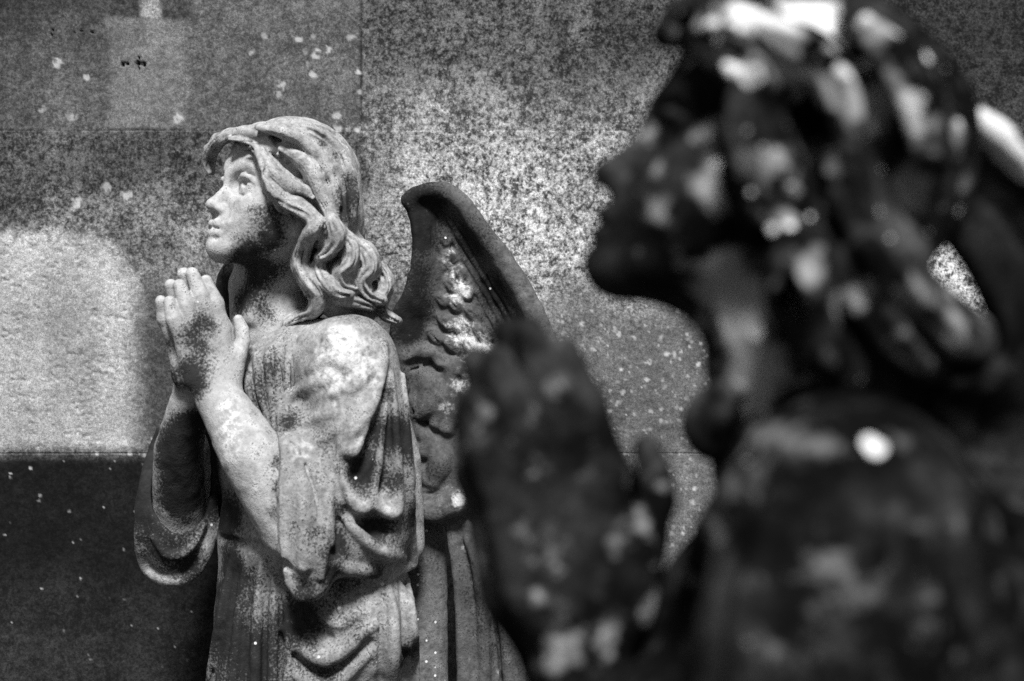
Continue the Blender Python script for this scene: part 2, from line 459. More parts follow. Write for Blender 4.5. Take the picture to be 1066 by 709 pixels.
# waved rolls sweeping back from the parting, with deep valleys between them
roll([(236, 141, 4), (248, 138, 6), (264, 138, 7.5), (278, 148, 8), (290, 160, 4)], 4, .1)
roll([(238, 144, 2), (252, 145, 3.2), (266, 151, 5), (276, 168, 9.5), (286, 181, 11), (301, 193, 11), (317, 198, 8), (327, 205, 4)])
roll([(275, 176, 5), (281, 194, 8), (292, 206, 9), (309, 212, 9.5), (324, 222, 9), (334, 236, 10), (334, 250, 6)])
roll([(284, 200, 4), (295, 211, 6), (309, 218, 7), (323, 227, 8), (332, 242, 8)])
roll([(292, 152, 5), (312, 164, 9), (326, 180, 11), (336, 202, 11), (346, 226, 11), (341, 246, 8), (333, 256, 5)])
lk([(235, 140, 5), (248, 139, 8), (264, 140, 8), (278, 150, 7), (290, 160, 3)], 3, .15, 1.5)
lk([(238, 144, 2), (252, 145, 3), (266, 151, 4.5), (276, 168, 9), (286, 181, 10), (301, 193, 10), (317, 198, 7), (327, 205, 4)], 4, .15, 1.5)
lk([(275, 176, 4), (281, 194, 7), (292, 206, 8), (309, 212, 9), (324, 222, 8), (334, 236, 9), (334, 250, 5)], 4, .15, 1.5)
lk([(284, 200, 3), (295, 211, 5), (309, 218, 6), (323, 227, 7), (332, 242, 7)], 3, .15, 1.5)
lk([(292, 152, 5), (312, 164, 8), (326, 180, 10), (336, 202, 10), (346, 226, 10), (341, 246, 8), (333, 256, 5)], 4, .1, 1.5)
wT = TA((34, 22, -36))[2]
hairA.chain([px(240, 140, wT-34), px(228, 146, wT-12), px(220, 157, wT), px(218, 169, wT+3), px(221, 180, wT+5)], [6, 7.5, 8, 7, 3], 5)
hairA.chain([px(252, 268, 30), px(240, 290, 34), px(236, 312, 36), px(246, 334, 32)], [12, 14, 13, 8], 6)
hairA.chain([px(262, 275, 34), px(252, 300, 30), px(252, 322, 26)], [12, 12, 8], 4)
for pts in ([(296, 134, 4), (328, 146, 8), (350, 174, 10), (359, 208, 10), (356, 240, 6)], [(268, 132, 4), (300, 140, 7), (330, 160, 9), (346, 190, 9), (352, 214, 5)], [(322, 134, 4), (350, 152, 7), (366, 190, 8), (366, 226, 5)]):
    roll(pts, 6, .05); lk(pts, 4, .2, 2)
lk([(238, 141, 4), (228, 147, 7), (220, 157, 8), (216, 169, 7), (219, 180, 3)], 3, .1, 1.5)
for g in ([(250, 148, 1), (262, 146, 2.4), (274, 149, 3.6), (286, 158, 3.0), (294, 168, 1)], [(286, 166, 1.5), (296, 176, 4.2), (308, 186, 4.6), (320, 192, 2)],
          [(304, 203, 1.5), (318, 205, 4.2), (328, 212, 4), (335, 222, 1.2)], [(272, 160, 1), (278, 180, 2.4), (287, 198, 2.4), (300, 206, 1.2)],
          [(270, 136, .8), (292, 142, 2.2), (310, 152, 2.4), (322, 166, 1)], [(316, 160, 1), (334, 178, 2.6), (343, 200, 2.6), (350, 222, 1)], [(300, 130, .8), (330, 139, 1.8), (352, 160, 2.2), (362, 190, 1.2)],
          [(288, 208, 1), (302, 216, 1.8), (316, 222, 1.8), (326, 232, .8)]):
    hairA.stroke(g, 0.1, 2.0, cut=True)
for g in ([(244, 149, 1.5), (252, 154, 3.0), (260, 154, 2.6), (266, 150, 1)], [(262, 156, 1.5), (270, 164, 3.4), (273, 176, 3), (270, 182, 1)], [(274, 184, 1.5), (280, 196, 3.4), (281, 206, 2.6), (278, 211, 1)],
          [(284, 208, 1.5), (291, 218, 3), (299, 222, 2), (304, 228, 1)]):
    hairA.stroke(g, 0.15, 2.0)
# curls behind the ear, on the shoulder and down the back
def curl(pts, n=3, tw=.8):
    roll([(a, b, c*.95) for a, b, c in pts], 3, .5); lk([(a, b, c*.92) for a, b, c in pts], n, .18, 1.5, tw)
curl([(384, 270, 5), (398, 284, 9), (401, 300, 10), (393, 313, 8), (401, 327, 7), (414, 334, 5)])
curl([(366, 250, 5), (382, 262, 10), (386, 279, 11), (377, 292, 10), (384, 306, 8), (398, 313, 6)])
curl([(340, 300, 5), (354, 312, 7), (372, 314, 8), (388, 319, 6)])
curl([(352, 240, 6), (365, 255, 11), (364, 272, 12), (353, 284, 10), (357, 297, 8), (371, 302, 6)])
curl([(334, 266, 7), (333, 281, 10), (341, 295, 10), (351, 304, 8), (364, 307, 6)])
curl([(346, 230, 8), (351, 247, 11), (343, 262, 10), (333, 268, 6)])
curl([(332, 232, 6), (320, 250, 11), (314, 272, 13), (321, 291, 12), (332, 307, 11), (327, 324, 9.5), (311, 331, 9), (300, 338, 8), (304, 349, 6)], 4, 1.0)
for g in ([(316, 300, 1), (322, 309, 4), (316, 318, 1.5)], [(354, 262, 1.2), (354, 272, 2.6), (350, 278, 1.2)], [(374, 270, 1), (372, 282, 2.6), (370, 290, 1)],
          [(330, 258, 1), (325, 274, 2.4), (328, 286, 1.2)], [(390, 286, 1), (390, 298, 2.4), (388, 306, 1)]):
    hairA.stroke(g, -0.1, 2, cut=True)
def fill(u, v, r, refs):
    ws_ = [hairA.hit(a, b, None) for a, b in refs]
    ws_ = [q for q in ws_ if q is not None]
    hairA.ell(px(u, v, max(ws_)+r*1.15), (r, r*1.3, r), 6)
fill(330, 284, 7, [(316, 284), (338, 290)])
fill(362, 290, 8, [(356, 290), (376, 292)])
hairA.rough(0.35, 8)
to_mesh(hairA, 'hair', M_hair, angel_a, YA, orgA,
        [(240, 300, 30, 34, 1.6), (244, 325, 30, 24, 1.2), (362, 205, None, 22, 1.0), (366, 185, None, 16, .7), (358, 225, None, 16, .8), (216, 168, None, 14, .7), (222, 155, None, 10, .4), (350, 160, None, 12, .35),
         (336, 150, None, 8, .6), (318, 318, None, 12, .5), (396, 322, None, 16, .5), (344, 308, None, 12, .4)],
        [(300, 128, 0, 24, .5), (330, 140, 0, 14, .35), (312, 210, None, 16, .3), (320, 270, None, 14, .3), (334, 232, None, 10, .4), (262, 146, None, 12, .15)])
del hairA

# robe
robeA = Vol((134, 322, -175), (450, 776, 130), 1.45)
yb = R(38); AX = np.array([[math.sin(yb), 0, -math.cos(yb)], [0, 1, 0], [math.cos(yb), 0, math.sin(yb)]])
robeA.ell(px(305, 462, 2), (98, 128, 74), 0, AX)
robeA.chain([px(362, 380, -70), px(300, 380, -2), px(246, 394, 60)], [46, 50, 42], 22)
robeA.chain([px(276, 352, -6), px(300, 400, 0)], [34, 52], 14)
robeA.ell(px(290, 430, -40), (46, 75, 42), 16)
robeA.ell(px(318, 560, 0), (100, 62, 84), 14, AX)
robeA.chain([px(322, 560, 0), px(328, 640, 0), px(330, 900, 0)], [92, 104, 116], 12, sw=1.25)   # skirt
robeA.ell(px(372, 650, -62), (60, 62, 34), 22)                                                 # hip pushed forward
# left sleeve: shoulder, broad hanging cloth, and the drop under the forearm
robeA.chain([px(364, 378, -74), px(374, 440, -80), px(378, 500, -76), px(380, 550, -72)], [46, 50, 52, 46], 14)
robeA.chain([px(312, 452, -84), px(332, 500, -96), px(345, 560, -98)], [26, 42, 38], 16)
robeA.chain([px(301, 462, -118), px(312, 515, -126), px(321, 572, -122), px(322, 602, -116)], [10, 23, 29, 22], 12)
robeA.chain([px(405, 400, -30), px(416, 480, -22), px(418, 566, -20)], [12, 22, 24], 12)
# right sleeve: a hanging bag of cloth, open towards us
robeA.chain([px(238, 404, 60), px(205, 470, 55), px(186, 530, 40)], [34, 42, 40], 12)
robeA.ell(px(184, 535, 22), (42, 72, 46), 14)
robeA.ell(px(190, 488, -10), (30, 62, 52), 6, cut=True)
robeA.ell(px(188, 515, 8), (29, 46, 40), 6, cut=True)
robeA.stroke([(166, 448, 4), (153, 492, 6), (147, 545, 7), (151, 583, 8), (166, 600, 8), (188, 602, 8), (207, 588, 8), (219, 556, 7), (222, 520, 5)], .1, 4)
robeA.stroke([(160, 560, 3), (176, 578, 5), (196, 572, 5), (212, 548, 3)], .3, 4)
# neckline and gathered chest
robeA.H = robeA.F.copy()
robeA.chain([px(276, 322, -8), px(272, 345, -14)], [34, 36], 6, cut=True)
st = robeA.stroke
st([(252, 358, 2.0), (266, 363, 2.2), (286, 362, 2.4), (302, 354, 2.4), (312, 344, 2)], .35, 2)
for L in ([(256, 368, 2), (258, 400, 4), (266, 432, 3)], [(266, 368, 2), (270, 405, 4.5), (280, 440, 3)], [(277, 368, 2), (282, 405, 4.5), (287, 446, 3)],
          [(289, 366, 2), (291, 405, 4.5), (292, 446, 3)], [(299, 362, 2.5), (300, 395, 5), (297, 440, 3)]):
    st(L, .45, 3)
for L in ([(272, 374, .8), (276, 405, 1.8), (284, 440, 1.2)], [(284, 374, .8), (287, 405, 2.0), (290, 440, 1.2)], [(295, 370, .8), (296, 400, 2.4), (294, 440, 1.4)], [(304, 366, .8), (304, 395, 2.4), (299, 432, 1.4)], [(261, 374, .8), (264, 405, 1.6), (273, 436, 1)]):
    st(L, -.1, 2, cut=True)
# shoulder and upper sleeve wrinkles
for L in ([(303, 412, 2), (318, 403, 4), (336, 396, 4), (350, 398, 2)], [(345, 410, 2), (365, 403, 4), (384, 390, 4), (396, 374, 2)],
          [(312, 442, 2), (332, 433, 4), (352, 430, 2)], [(326, 464, 2), (345, 453, 4), (362, 440, 3), (378, 424, 2)], [(340, 350, 2), (352, 362, 3), (356, 380, 2)],
          [(322, 384, 2), (340, 374, 3), (352, 376, 2)]):
    st(L, .15, 9, smooth=15)
# the lip of the upper sleeve
st([(401, 356, 2), (398, 386, 4.5), (388, 420, 6), (372, 446, 6.5), (358, 466, 5), (350, 482, 3)], .45, 7, smooth=15)
st([(356, 462, 4), (366, 470, 7), (376, 462, 6), (384, 446, 3)], .5, 5, smooth=9)
# deep valleys, then hanging swags at the back
for L in ([(403, 398, 3), (396, 436, 7), (384, 468, 9), (372, 494, 8), (366, 506, 4)], [(407, 420, 3), (404, 470, 5), (396, 506, 7)],
          [(404, 548, 7), (390, 552, 9), (376, 544, 5)], [(360, 532, 3), (352, 552, 6), (350, 574, 5)]):
    st(L, .1, 7, cut=True, smooth=15)
for L in ([(353, 486, 3), (361, 508, 5), (370, 524, 7), (380, 528, 6.5), (388, 512, 5), (394, 482, 4), (398, 448, 3), (402, 420, 2)],
          [(384, 514, 4), (396, 527, 7), (411, 533, 7), (415, 506, 5), (414, 470, 4), (411, 430, 3), (408, 390, 2)],
          [(354, 536, 1), (370, 553, 5), (388, 568, 7), (408, 578, 7.5), (420, 580, 4)]):
    st(L, .55, 5, smooth=13)
for L in ([(420, 390, 2), (424, 450, 4), (427, 520, 5), (430, 586, 5)],):
    st(L, .3, 5, smooth=21)
st([(346, 586, 4), (364, 592, 7), (390, 594, 8), (414, 592, 7), (430, 588, 4)], .35, 5, smooth=15)
# fold over the forearm
st([(290, 450, 2), (296, 468, 3), (295, 500, 3.5), (294, 550, 3.5), (300, 600, 4), (312, 620, 4)], .1, 4)
st([(293, 452, 1), (306, 464, 2), (318, 486, 2.6), (328, 514, 2.2), (332, 540, 1)], 0, 2, cut=True)
st([(296, 452, 2), (312, 461, 3.5), (328, 482, 4.5), (340, 520, 4.5), (346, 565, 3)], .1, 6)
st([(312, 480, 2), (316, 530, 5), (316, 590, 4)], .1, 8)
st([(345, 500, 2), (340, 545, 4), (334, 600, 4)], .2, 5)
for L in ([(302, 606, 1.5), (318, 620, 5), (336, 610, 4), (348, 592, 2)],): st(L, 0, 8)
# girdle shadow and skirt folds
st([(226, 560, 3), (250, 566, 5), (285, 574, 6), (300, 590, 4)], 0, 5, cut=True)
for L in ([(240, 585, 2), (232, 630, 5), (221, 700, 6), (216, 770, 6)], [(256, 582, 2), (249, 640, 5.5), (243, 710, 7), (240, 770, 7)],
          [(272, 586, 2), (268, 640, 5.5), (266, 710, 6), (264, 770, 6)], [(285, 598, 2), (285, 640, 5), (284, 710, 6), (284, 770, 6)],
          [(297, 620, 3), (302, 660, 5), (300, 710, 5), (302, 770, 6)]):
    st(L, .45, 3)
for L in ([(248, 590, 1), (241, 640, 2.6), (233, 710, 3), (228, 770, 3)], [(264, 592, 1), (259, 640, 2.6), (255, 710, 3.2), (252, 770, 3)],
          [(279, 600, 1), (276, 650, 2.6), (275, 710, 3), (274, 770, 3)], [(292, 620, 1), (293, 660, 2.4), (292, 710, 3), (293, 770, 3)], [(233, 600, 1), (226, 650, 2), (222, 710, 2.4), (218, 770, 2.4)]):
    st(L, -.05, 2, cut=True)
st([(294, 668, 1), (306, 680, 4), (322, 692, 6.5), (338, 698, 7), (354, 690, 6.5), (368, 676, 6), (386, 670, 4)], 0, 5, cut=True)
st([(296, 655, 3), (312, 672, 6), (336, 686, 8), (356, 678, 8), (376, 660, 6), (392, 650, 3)], .35, 6)
st([(302, 690, 3), (315, 708, 6), (338, 716, 7), (362, 702, 6), (384, 682, 3)], .3, 5)
st([(316, 632, 3), (326, 650, 7), (342, 664, 5)], -.1, 6, cut=True)
st([(334, 628, 3), (340, 644, 5), (356, 650, 4), (372, 640, 3)], .25, 6)
for L in ([(404, 604, 3), (410, 650, 6), (408, 720, 7), (406, 770, 7)], [(424, 604, 3), (430, 650, 5), (432, 720, 6), (434, 770, 6)], [(436, 640, 3), (442, 700, 5), (446, 770, 5)]):
    st(L, .5, 5)
for L in ([(416, 606, 1.5), (421, 650, 3.5), (421, 720, 4), (421, 770, 4)], [(396, 640, 1.5), (396, 690, 3), (392, 770, 3)]):
    st(L, .1, 4, cut=True)
robeA.rough(0.32, 9); robeA.H = None
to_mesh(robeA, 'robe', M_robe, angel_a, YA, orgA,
        [(280, 385, None, 26, .35), (300, 440, None, 20, .5), (235, 640, None, 60, .75), (262, 690, None, 60, .55), (300, 650, None, 40, .7), (230, 740, None, 60, .7), (225, 580, None, 30, .7), (150, 530, None, 34, .7), (165, 575, None, 40, .6), (200, 590, None, 30, .6), (240, 590, None, 26, .6), (230, 540, None, 30, .7), (180, 440, 10, 50, 1.4), (170, 500, 0, 40, 1.3), (190, 480, 20, 70, 1.6), (188, 530, 10, 55, 1.3), (200, 450, 30, 50, 1.2), (240, 540, None, 40, .9), (250, 600, None, 40, .5), (230, 660, None, 40, .5),  # includes painted shade in the right sleeve's hollow
         (378, 492, None, 28, 1.2), (403, 450, None, 26, 1.0), (388, 548, None, 26, 1.1), (426, 460, None, 34, .8), (428, 540, None, 34, .8), (400, 410, None, 16, .7), (412, 500, None, 20, .6), (352, 530, None, 18, .6), (350, 560, None, 18, .6), (390, 600, None, 16, .8), (345, 600, None, 16, .8),  # painted shade in the fold valleys and under the sleeve hem
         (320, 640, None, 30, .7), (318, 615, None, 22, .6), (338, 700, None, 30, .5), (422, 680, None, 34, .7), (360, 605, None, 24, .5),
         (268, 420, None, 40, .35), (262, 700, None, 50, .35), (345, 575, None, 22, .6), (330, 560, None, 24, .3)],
        [(362, 350, None, 40, .5), (330, 400, None, 40, .4), (385, 380, None, 30, .5), (310, 470, None, 26, .4), (345, 362, None, 40, .42), (352, 390, None, 34, .35), (390, 400, None, 18, .35), (350, 430, None, 34, .35), (365, 460, None, 20, .5), (320, 470, None, 30, .3),  # light on shoulder and upper arm painted in
         (312, 500, None, 26, .22), (375, 527, None, 10, .5), (403, 531, None, 11, .7), (400, 574, None, 12, .7), (372, 640, None, 26, .12), (180, 592, None, 26, .1),  # fold crests painted paler, as if catching light
         (398, 608, None, 3.2, 2.5), (353, 633, None, 2.4, 2.5), (332, 684, None, 2.2, 2.5)])
del robeA

def skirt(name, mat, root, Y0, org, cu, v0, v1, ru, rw, grow, pleats, seed, cw=0):
    """the lower robe down to the plinth: a pleated tube of stone cloth"""
    r_ = np.random.default_rng(seed); nt, nv = 360, 60
    th = np.linspace(0, 2*np.pi, nt, endpoint=False); vv = np.linspace(v0, v1, nv)
    t = (vv-v0)/(v1-v0); TH, TT = np.meshgrid(th, t)
    prof = sum(a*np.cos(k*TH+p+d*TT) for a, k, p, d in [(r_.uniform(.008, .022), k, r_.uniform(0, 6), r_.uniform(-.5, .5)) for k in range(pleats-8, pleats+9, 2)])
    rad = (1+grow*TT)*(1+prof)
    s = Y0/FPX
    V = np.stack([(cu+ru*rad*np.cos(TH)-CU)*s, Y0+(cw+rw*rad*np.sin(TH))*s, CAM_Z-(v0+(v1-v0)*TT-CV)*s], 2).reshape(-1, 3)-np.array(org)
    i = np.arange(nt); F = []
    for j in range(nv-1):
        a = j*nt+i; b = j*nt+(i+1) % nt
        F.append(np.stack([a, a+nt, b+nt, b], 1))
    obj(name, V, np.vstack(F)[:, ::-1], mat, root, {'dark': np.full(len(V), .3), 'light': np.zeros(len(V))})

skirt('robe_hem', M_robe, angel_a, YA, orgA, 331, 752, GA, 108, 84, .16, 26, 3)

# wing: a hollowed plate with a thick leading edge, curled coverts and long feathers
def plate(vol, poly, wmid, thick, k=0, edge=4):
    poly = spline([(a, b, 0) for a, b in poly+poly[:1]], 6)[:, :2]
    U, Vv = np.meshgrid(vol.ax[0], vol.ax[1], indexing='ij')
    f = 1+20/FPX; X = CU+(U-CU)/f; Y = CV+(Vv-CV)/f
    d = np.full(X.shape, 1e9); ins = np.zeros(X.shape, bool)
    for i in range(len(poly)-1):
        a, b = poly[i], poly[i+1]; ba = b-a; L = (ba**2).sum()
        if L < 1e-9: continue
        t = np.clip(((X-a[0])*ba[0]+(Y-a[1])*ba[1])/L, 0, 1)
        d = np.minimum(d, (X-a[0]-t*ba[0])**2+(Y-a[1]-t*ba[1])**2)
        if a[1] != b[1]:
            c = ((a[1] > Y) != (b[1] > Y)) & (X < (b[0]-a[0])*(Y-a[1])/(b[1]-a[1])+a[0]); ins ^= c
    d = np.sqrt(d); d[ins] *= -1
    wm = wmid(X, Y, d)
    q = np.abs(vol.ax[2][None, None, :]-wm[:, :, None])-thick
    D = smin(np.broadcast_to(-d[:, :, None], q.shape), -q, edge)*-1
    vol.F = smin(vol.F, D.astype(np.float32), k)

wingA = Vol((402, 184, -45), (640, 800, 95), 1.5)
def wmA(X, Y, d):
    inn = np.clip(-d/46, 0, 1); inn = inn*inn*(3-2*inn)
    return 8+26*inn-10*np.clip((X-500)/90, -1, 1)+0.02*(Y-350)
plate(wingA, [(421, 206), (430, 198), (448, 194), (468, 194), (486, 208), (506, 236), (530, 266), (556, 308), (576, 352), (592, 396), (594, 440), (578, 480), (545, 505),
              (492, 532), (468, 545), (440, 545), (405, 540), (404, 400), (408, 330), (420, 305), (429, 270), (428, 236)], wmA, 11, 0, 8)
ws = wingA.stroke
ws([(424, 209, 4), (440, 201, 5), (462, 200, 6), (482, 214, 7), (502, 244, 8), (527, 278, 9), (550, 318, 9), (570, 364, 9), (584, 405, 9)], -.25, 12)
for i in range(5):      # shallow quill lines on the leading edge
    o = 7+7*i
    ws([(462-o*.3, 214+o*.5, 1), (486-o, 240+o*.4, 1.6), (512-o, 284+o*.3, 1.8), (536-o, 326+o*.3, 1.8), (556-o, 372, 1)], .1, 3, cut=True)
# curled coverts down the middle
wingA.H = wingA.F.copy()
wingA.H = None
fs = [(464, 250, 6), (472, 266, 7), (464, 276, 7), (480, 282, 7), (470, 296, 8), (486, 304, 8), (474, 316, 9), (460, 312, 7), (494, 326, 9), (480, 338, 10), (464, 334, 9), (504, 346, 10),
      (490, 358, 11), (472, 358, 10), (454, 350, 9), (514, 368, 11), (500, 380, 12), (480, 382, 12), (462, 376, 10), (522, 394, 12), (506, 406, 13)]
for u, v, a in sorted(fs, key=lambda q: -q[1]):
    a *= 1.22
    ws([(u-a*.75, v-a*.55, a*.3), (u-a*.35, v-a*.2, a*.55), (u+a*.1, v+a*.25, a*.62), (u+a*.25, v+a*.6, a*.42)], .12, 3, smooth=3)
    ws([(u-a*.5, v-a*.2, .8), (u-a*.1, v+a*.2, 1.1), (u+a*.2, v+a*.6, .8)], .2, 1, cut=True, smooth=3)
wingA.H = wingA.F.copy()
# broad overlapping feathers low on the wing
for pts in ([(420, 372, 6), (432, 366, 9), (450, 368, 7), (456, 378, 3)], [(438, 388, 8), (448, 402, 15), (446, 420, 15), (436, 430, 9)], [(470, 385, 6), (464, 412, 11), (454, 440, 8)],
            [(492, 392, 6), (480, 420, 11), (466, 446, 8)], [(432, 448, 5), (444, 458, 9), (440, 470, 8)], [(450, 462, 7), (458, 480, 14), (450, 500, 11)], [(424, 480, 6), (434, 496, 9)],
            [(516, 400, 7), (506, 440, 12), (492, 470, 8)], [(545, 400, 7), (535, 450, 12), (515, 490, 8)]):
    ws(pts, .0, 5)
for pts in ([(424, 386, 1), (440, 382, 2.2), (454, 374, 1.2)], [(428, 400, 1.2), (426, 422, 2.2), (438, 438, 3), (454, 434, 2.4), (466, 418, 1)], [(472, 396, 1), (466, 420, 2), (456, 442, 1)],
            [(432, 474, 1), (442, 464, 2.2), (452, 452, 1)], [(436, 512, 1.5), (452, 514, 2.6), (470, 502, 2), (480, 492, 1)], [(440, 404, .8), (436, 416, 1.2), (446, 424, .8)]):
    ws(pts, 0, 1.5, cut=True)
# scrolled band that closes the coverts
wingA.chain([px(430, 532, 8), px(456, 530, 2), px(474, 522, 0), px(486, 514, 8)], [12, 14.5, 15.5, 10], 2)
ws([(438, 519, 1), (456, 518, 1.4), (476, 508, 1.2)], 0, 1.5, cut=True)
wingA.rough(0.45, 8); wingA.H = None
wa = to_mesh(wingA, 'wing', M_wing, angel_a, YA, orgA,
        [(440, 215, None, 40, 1.2), (440, 250, None, 34, 1.0), (436, 290, None, 30, .9), (430, 325, None, 30, 1.2), (490, 250, None, 36, 1.1), (515, 300, None, 34, 1.1),  # stain and painted shade in the wing's hollow
         (535, 350, None, 40, 1.0), (425, 345, None, 24, 1.2), (560, 400, None, 50, 1.0), (420, 440, None, 26, .7), (416, 400, None, 20, .8), (450, 490, None, 30, .5), (432, 532, None, 14, .8)],
        [(468, 262, None, 16, .55), (470, 282, None, 20, .7), (484, 300, None, 18, .6), (474, 310, None, 20, .75), (480, 345, None, 26, .9), (492, 372, None, 24, .9), (478, 400, None, 22, .8), (466, 425, None, 18, .6), (505, 360, None, 20, .6),
         (478, 520, None, 16, 1.1), (458, 530, None, 12, .4), (476, 197, 10, 10, .9), (500, 226, 8, 14, .7), (525, 264, 8, 14, .6), (550, 300, 8, 12, .6), (566, 330, 8, 10, .5), (444, 420, None, 18, .15)])  # includes rim light painted along the leading edge
del wingA
longA = Vol((404, 530, -45), (566, GA, 70), 2.0)
def wmL(X, Y, d): return 14+12*np.clip(-d/30, 0, 1)-0.1*(X-470)
plate(longA, [(462, 540), (478, 536), (492, 544), (500, 570), (512, 594), (532, 624), (544, 660), (548, 709), (546, 800), (530, 900), (500, 1000), (478, 1080), (472, 1000), (476, 800), (474, 640), (468, 580)], wmL, 9, 0, 8)
for pts in ([(486, 560, 4), (498, 600, 6), (504, 680, 7), (504, 800, 7), (492, 1000, 5)], [(500, 590, 4), (522, 640, 6), (530, 720, 7), (526, 860, 6)]): longA.stroke(pts, .3, 3)
for pts in ([(498, 578, 1), (512, 640, 2.2), (518, 740, 2.4), (512, 880, 2)],): longA.stroke(pts, 0, 2, cut=True)
longA.rough(.45, 9)
to_mesh(longA, 'long_feather', M_wing, wa, YA, orgA, [(520, 650, None, 60, .4), (490, 620, None, 30, .3), (520, 760, None, 90, .5)], [(484, 570, None, 14, .5), (520, 700, None, 10, .5), (490, 690, None, 14, .25)])
del longA
slabA = Vol((404, 540, -20), (482, GA, 70), 2.2)
slabA.chain([px(436, 545, 42), px(440, 1200, 42)], [30, 32], 0, sw=1.6)
slabA.rough(.5, 9)
M_slab = statue_stone('lichen spotted stone', 0.16, 0.014, 1.0, 0.25, .12, .06, .42)
to_mesh(slabA, 'back_support', M_slab, angel_a, YA, orgA, [(440, 600, None, 60, .35)], [])
del slabA

def block_mesh(cx, cy, z0, z1, hx, hy, bev=.02):
    """a bevelled block with a top and a foot moulding (profile swept round a rectangle)"""
    H = z1-z0
    prof = [(0.0, z0), (0.03, z0), (0.03, z0+.18*H), (0.0, z0+.24*H), (0, z1-.2*H), (0.02, z1-.14*H), (0.02, z1-.01), (0.01, z1), (-hx*.98, z1)]
    V, F = [], []
    for o, z in prof:
        ox = max(hx+o, .004); oy = max(hy+o, .004)
        V += [(cx-ox, cy-oy, z), (cx+ox, cy-oy, z), (cx+ox, cy+oy, z), (cx-ox, cy+oy, z)]
    for j in range(len(prof)-1):
        for i in range(4): F.append((j*4+i, j*4+(i+1) % 4, j*4+4+(i+1) % 4, j*4+4+i))
    return V, F
V, F = block_mesh((331-315)*sA, 0, -FOOT_A, .004, .24, .19)
obj('plinth', V, F, M_slab, angel_a, {'dark': [.3]*len(V), 'light': [0]*len(V)}, False)

# ------------------------------------------------------------------ the near angel, seen in profile
sB = YB/FPX
GB = 2480.0
FOOT_B = CAM_Z-(GB-CV)*sB
orgB = ((880-CU)*sB, YB, FOOT_B)
angel_b = thing('angel_statue', 'big dark blurred angel statue in profile, nearest to us, spotted with white lichen',
                'statue', orgB, 'praying stone angels')
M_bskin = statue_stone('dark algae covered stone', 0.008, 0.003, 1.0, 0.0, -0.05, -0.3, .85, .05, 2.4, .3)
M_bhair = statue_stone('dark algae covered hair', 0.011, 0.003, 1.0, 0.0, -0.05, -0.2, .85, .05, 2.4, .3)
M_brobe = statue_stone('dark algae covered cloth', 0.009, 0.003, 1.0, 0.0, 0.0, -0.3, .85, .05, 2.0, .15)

SB = 2.52
def scatter(seed, n, u0, u1, v0, v1, ra, rb, aa, ab):
    r_ = np.random.default_rng(seed)
    return [(r_.uniform(u0, u1), r_.uniform(v0, v1), None, r_.uniform(ra, rb), r_.uniform(aa, ab)) for _ in range(n)]
MB_ = frame(4, 20, 0)
OB = px(612, 185, 0)-SB*(np.array([75, -35, 0])@MB_)
bodyB = Vol((470, -30, -300), (1010, 790, 260), 3.2)
TB = head(bodyB, OB, SB, MB_, False)
bodyB.chain([TB((-14, -20, 0)), px(830, 350, -32), px(850, 480, -10)], [92, 90, 104], 40)
bodyB.chain([TB((14, -42, 0)), px(775, 400, 0)], [24, 22], 40)
bodyB.chain([px(850, 480, 0), px(890, 640, 0), px(890, 780, 0)], [100, 120, 130], 30)
bodyB.chain([px(860, 520, 0), px(885, 560, -200), px(850, 770, -205)], [80, 80, 70], 30)
bodyB.chain([px(860, 520, 0), px(885, 560, 200), px(850, 770, 195)], [80, 80, 70], 30)
handB = Vol(bodyB.lo+3.2*np.array([0, 112, 31]), (780, 790, 200), 3.2)
HB = lambda u, v, w: px(485+(u-174)*2.53, 414+(v-312)*2.53, w*2.53)
hands(handB, HB, 0.12)
handB.chain([HB(222, 398, -13), px(606, 700, -42), px(660, 830, -80), px(850, 800, -190)], [50, 52, 62, 60], 20)
handB.chain([HB(206, 398, 13), px(596, 700, 42), px(650, 830, 80), px(850, 800, 190)], [48, 50, 60, 60], 20)
bodyB.rough(.8, 22); handB.rough(.8, 22)
# the hands' clay joins the body's clay on one grid
def resample(dst, src):
    q = dst.box(src.lo, src.lo+(src.n-1)*src.h)
    sl, X, Y, Z = q
    I = [np.clip(np.round((a.ravel()-src.lo[i])/src.h).astype(int), 0, src.n[i]-1) for i, a in enumerate((X, Y, Z))]
    dst.F[sl] = smin(dst.F[sl], src.F[np.ix_(*I)], 6)
resample(bodyB, handB); del handB
B_light = [(757, 335, None, 13, 3), (787, 346, None, 12, 2.6), (757, 352, None, 8, 1.6), (770, 318, None, 6, 1.2), (742, 300, None, 5, 1.0), (746, 172, None, 9, 2.2), (757, 157, None, 6, 2.0), (751, 189, None, 6, 1.4),
           (722, 62, None, 10, .8), (750, 130, None, 26, .28), (760, 190, None, 34, .3), (770, 300, None, 50, .3), (790, 380, None, 46, .45), (800, 430, None, 30, .8), (740, 290, None, 30, .2),
           (668, 136, None, 6, .5), (667, 172, None, 5, .3), (490, 430, None, 12, .35), (507, 430, None, 14, .5), (520, 380, None, 8, .4), (560, 388, None, 12, .45), (585, 430, None, 16, .35),
           (615, 500, None, 16, .3), (640, 480, None, 10, .25), (560, 470, None, 30, .12), (590, 685, None, 16, .3), (520, 500, None, 30, .1), (628, 188, None, 6, .4)]
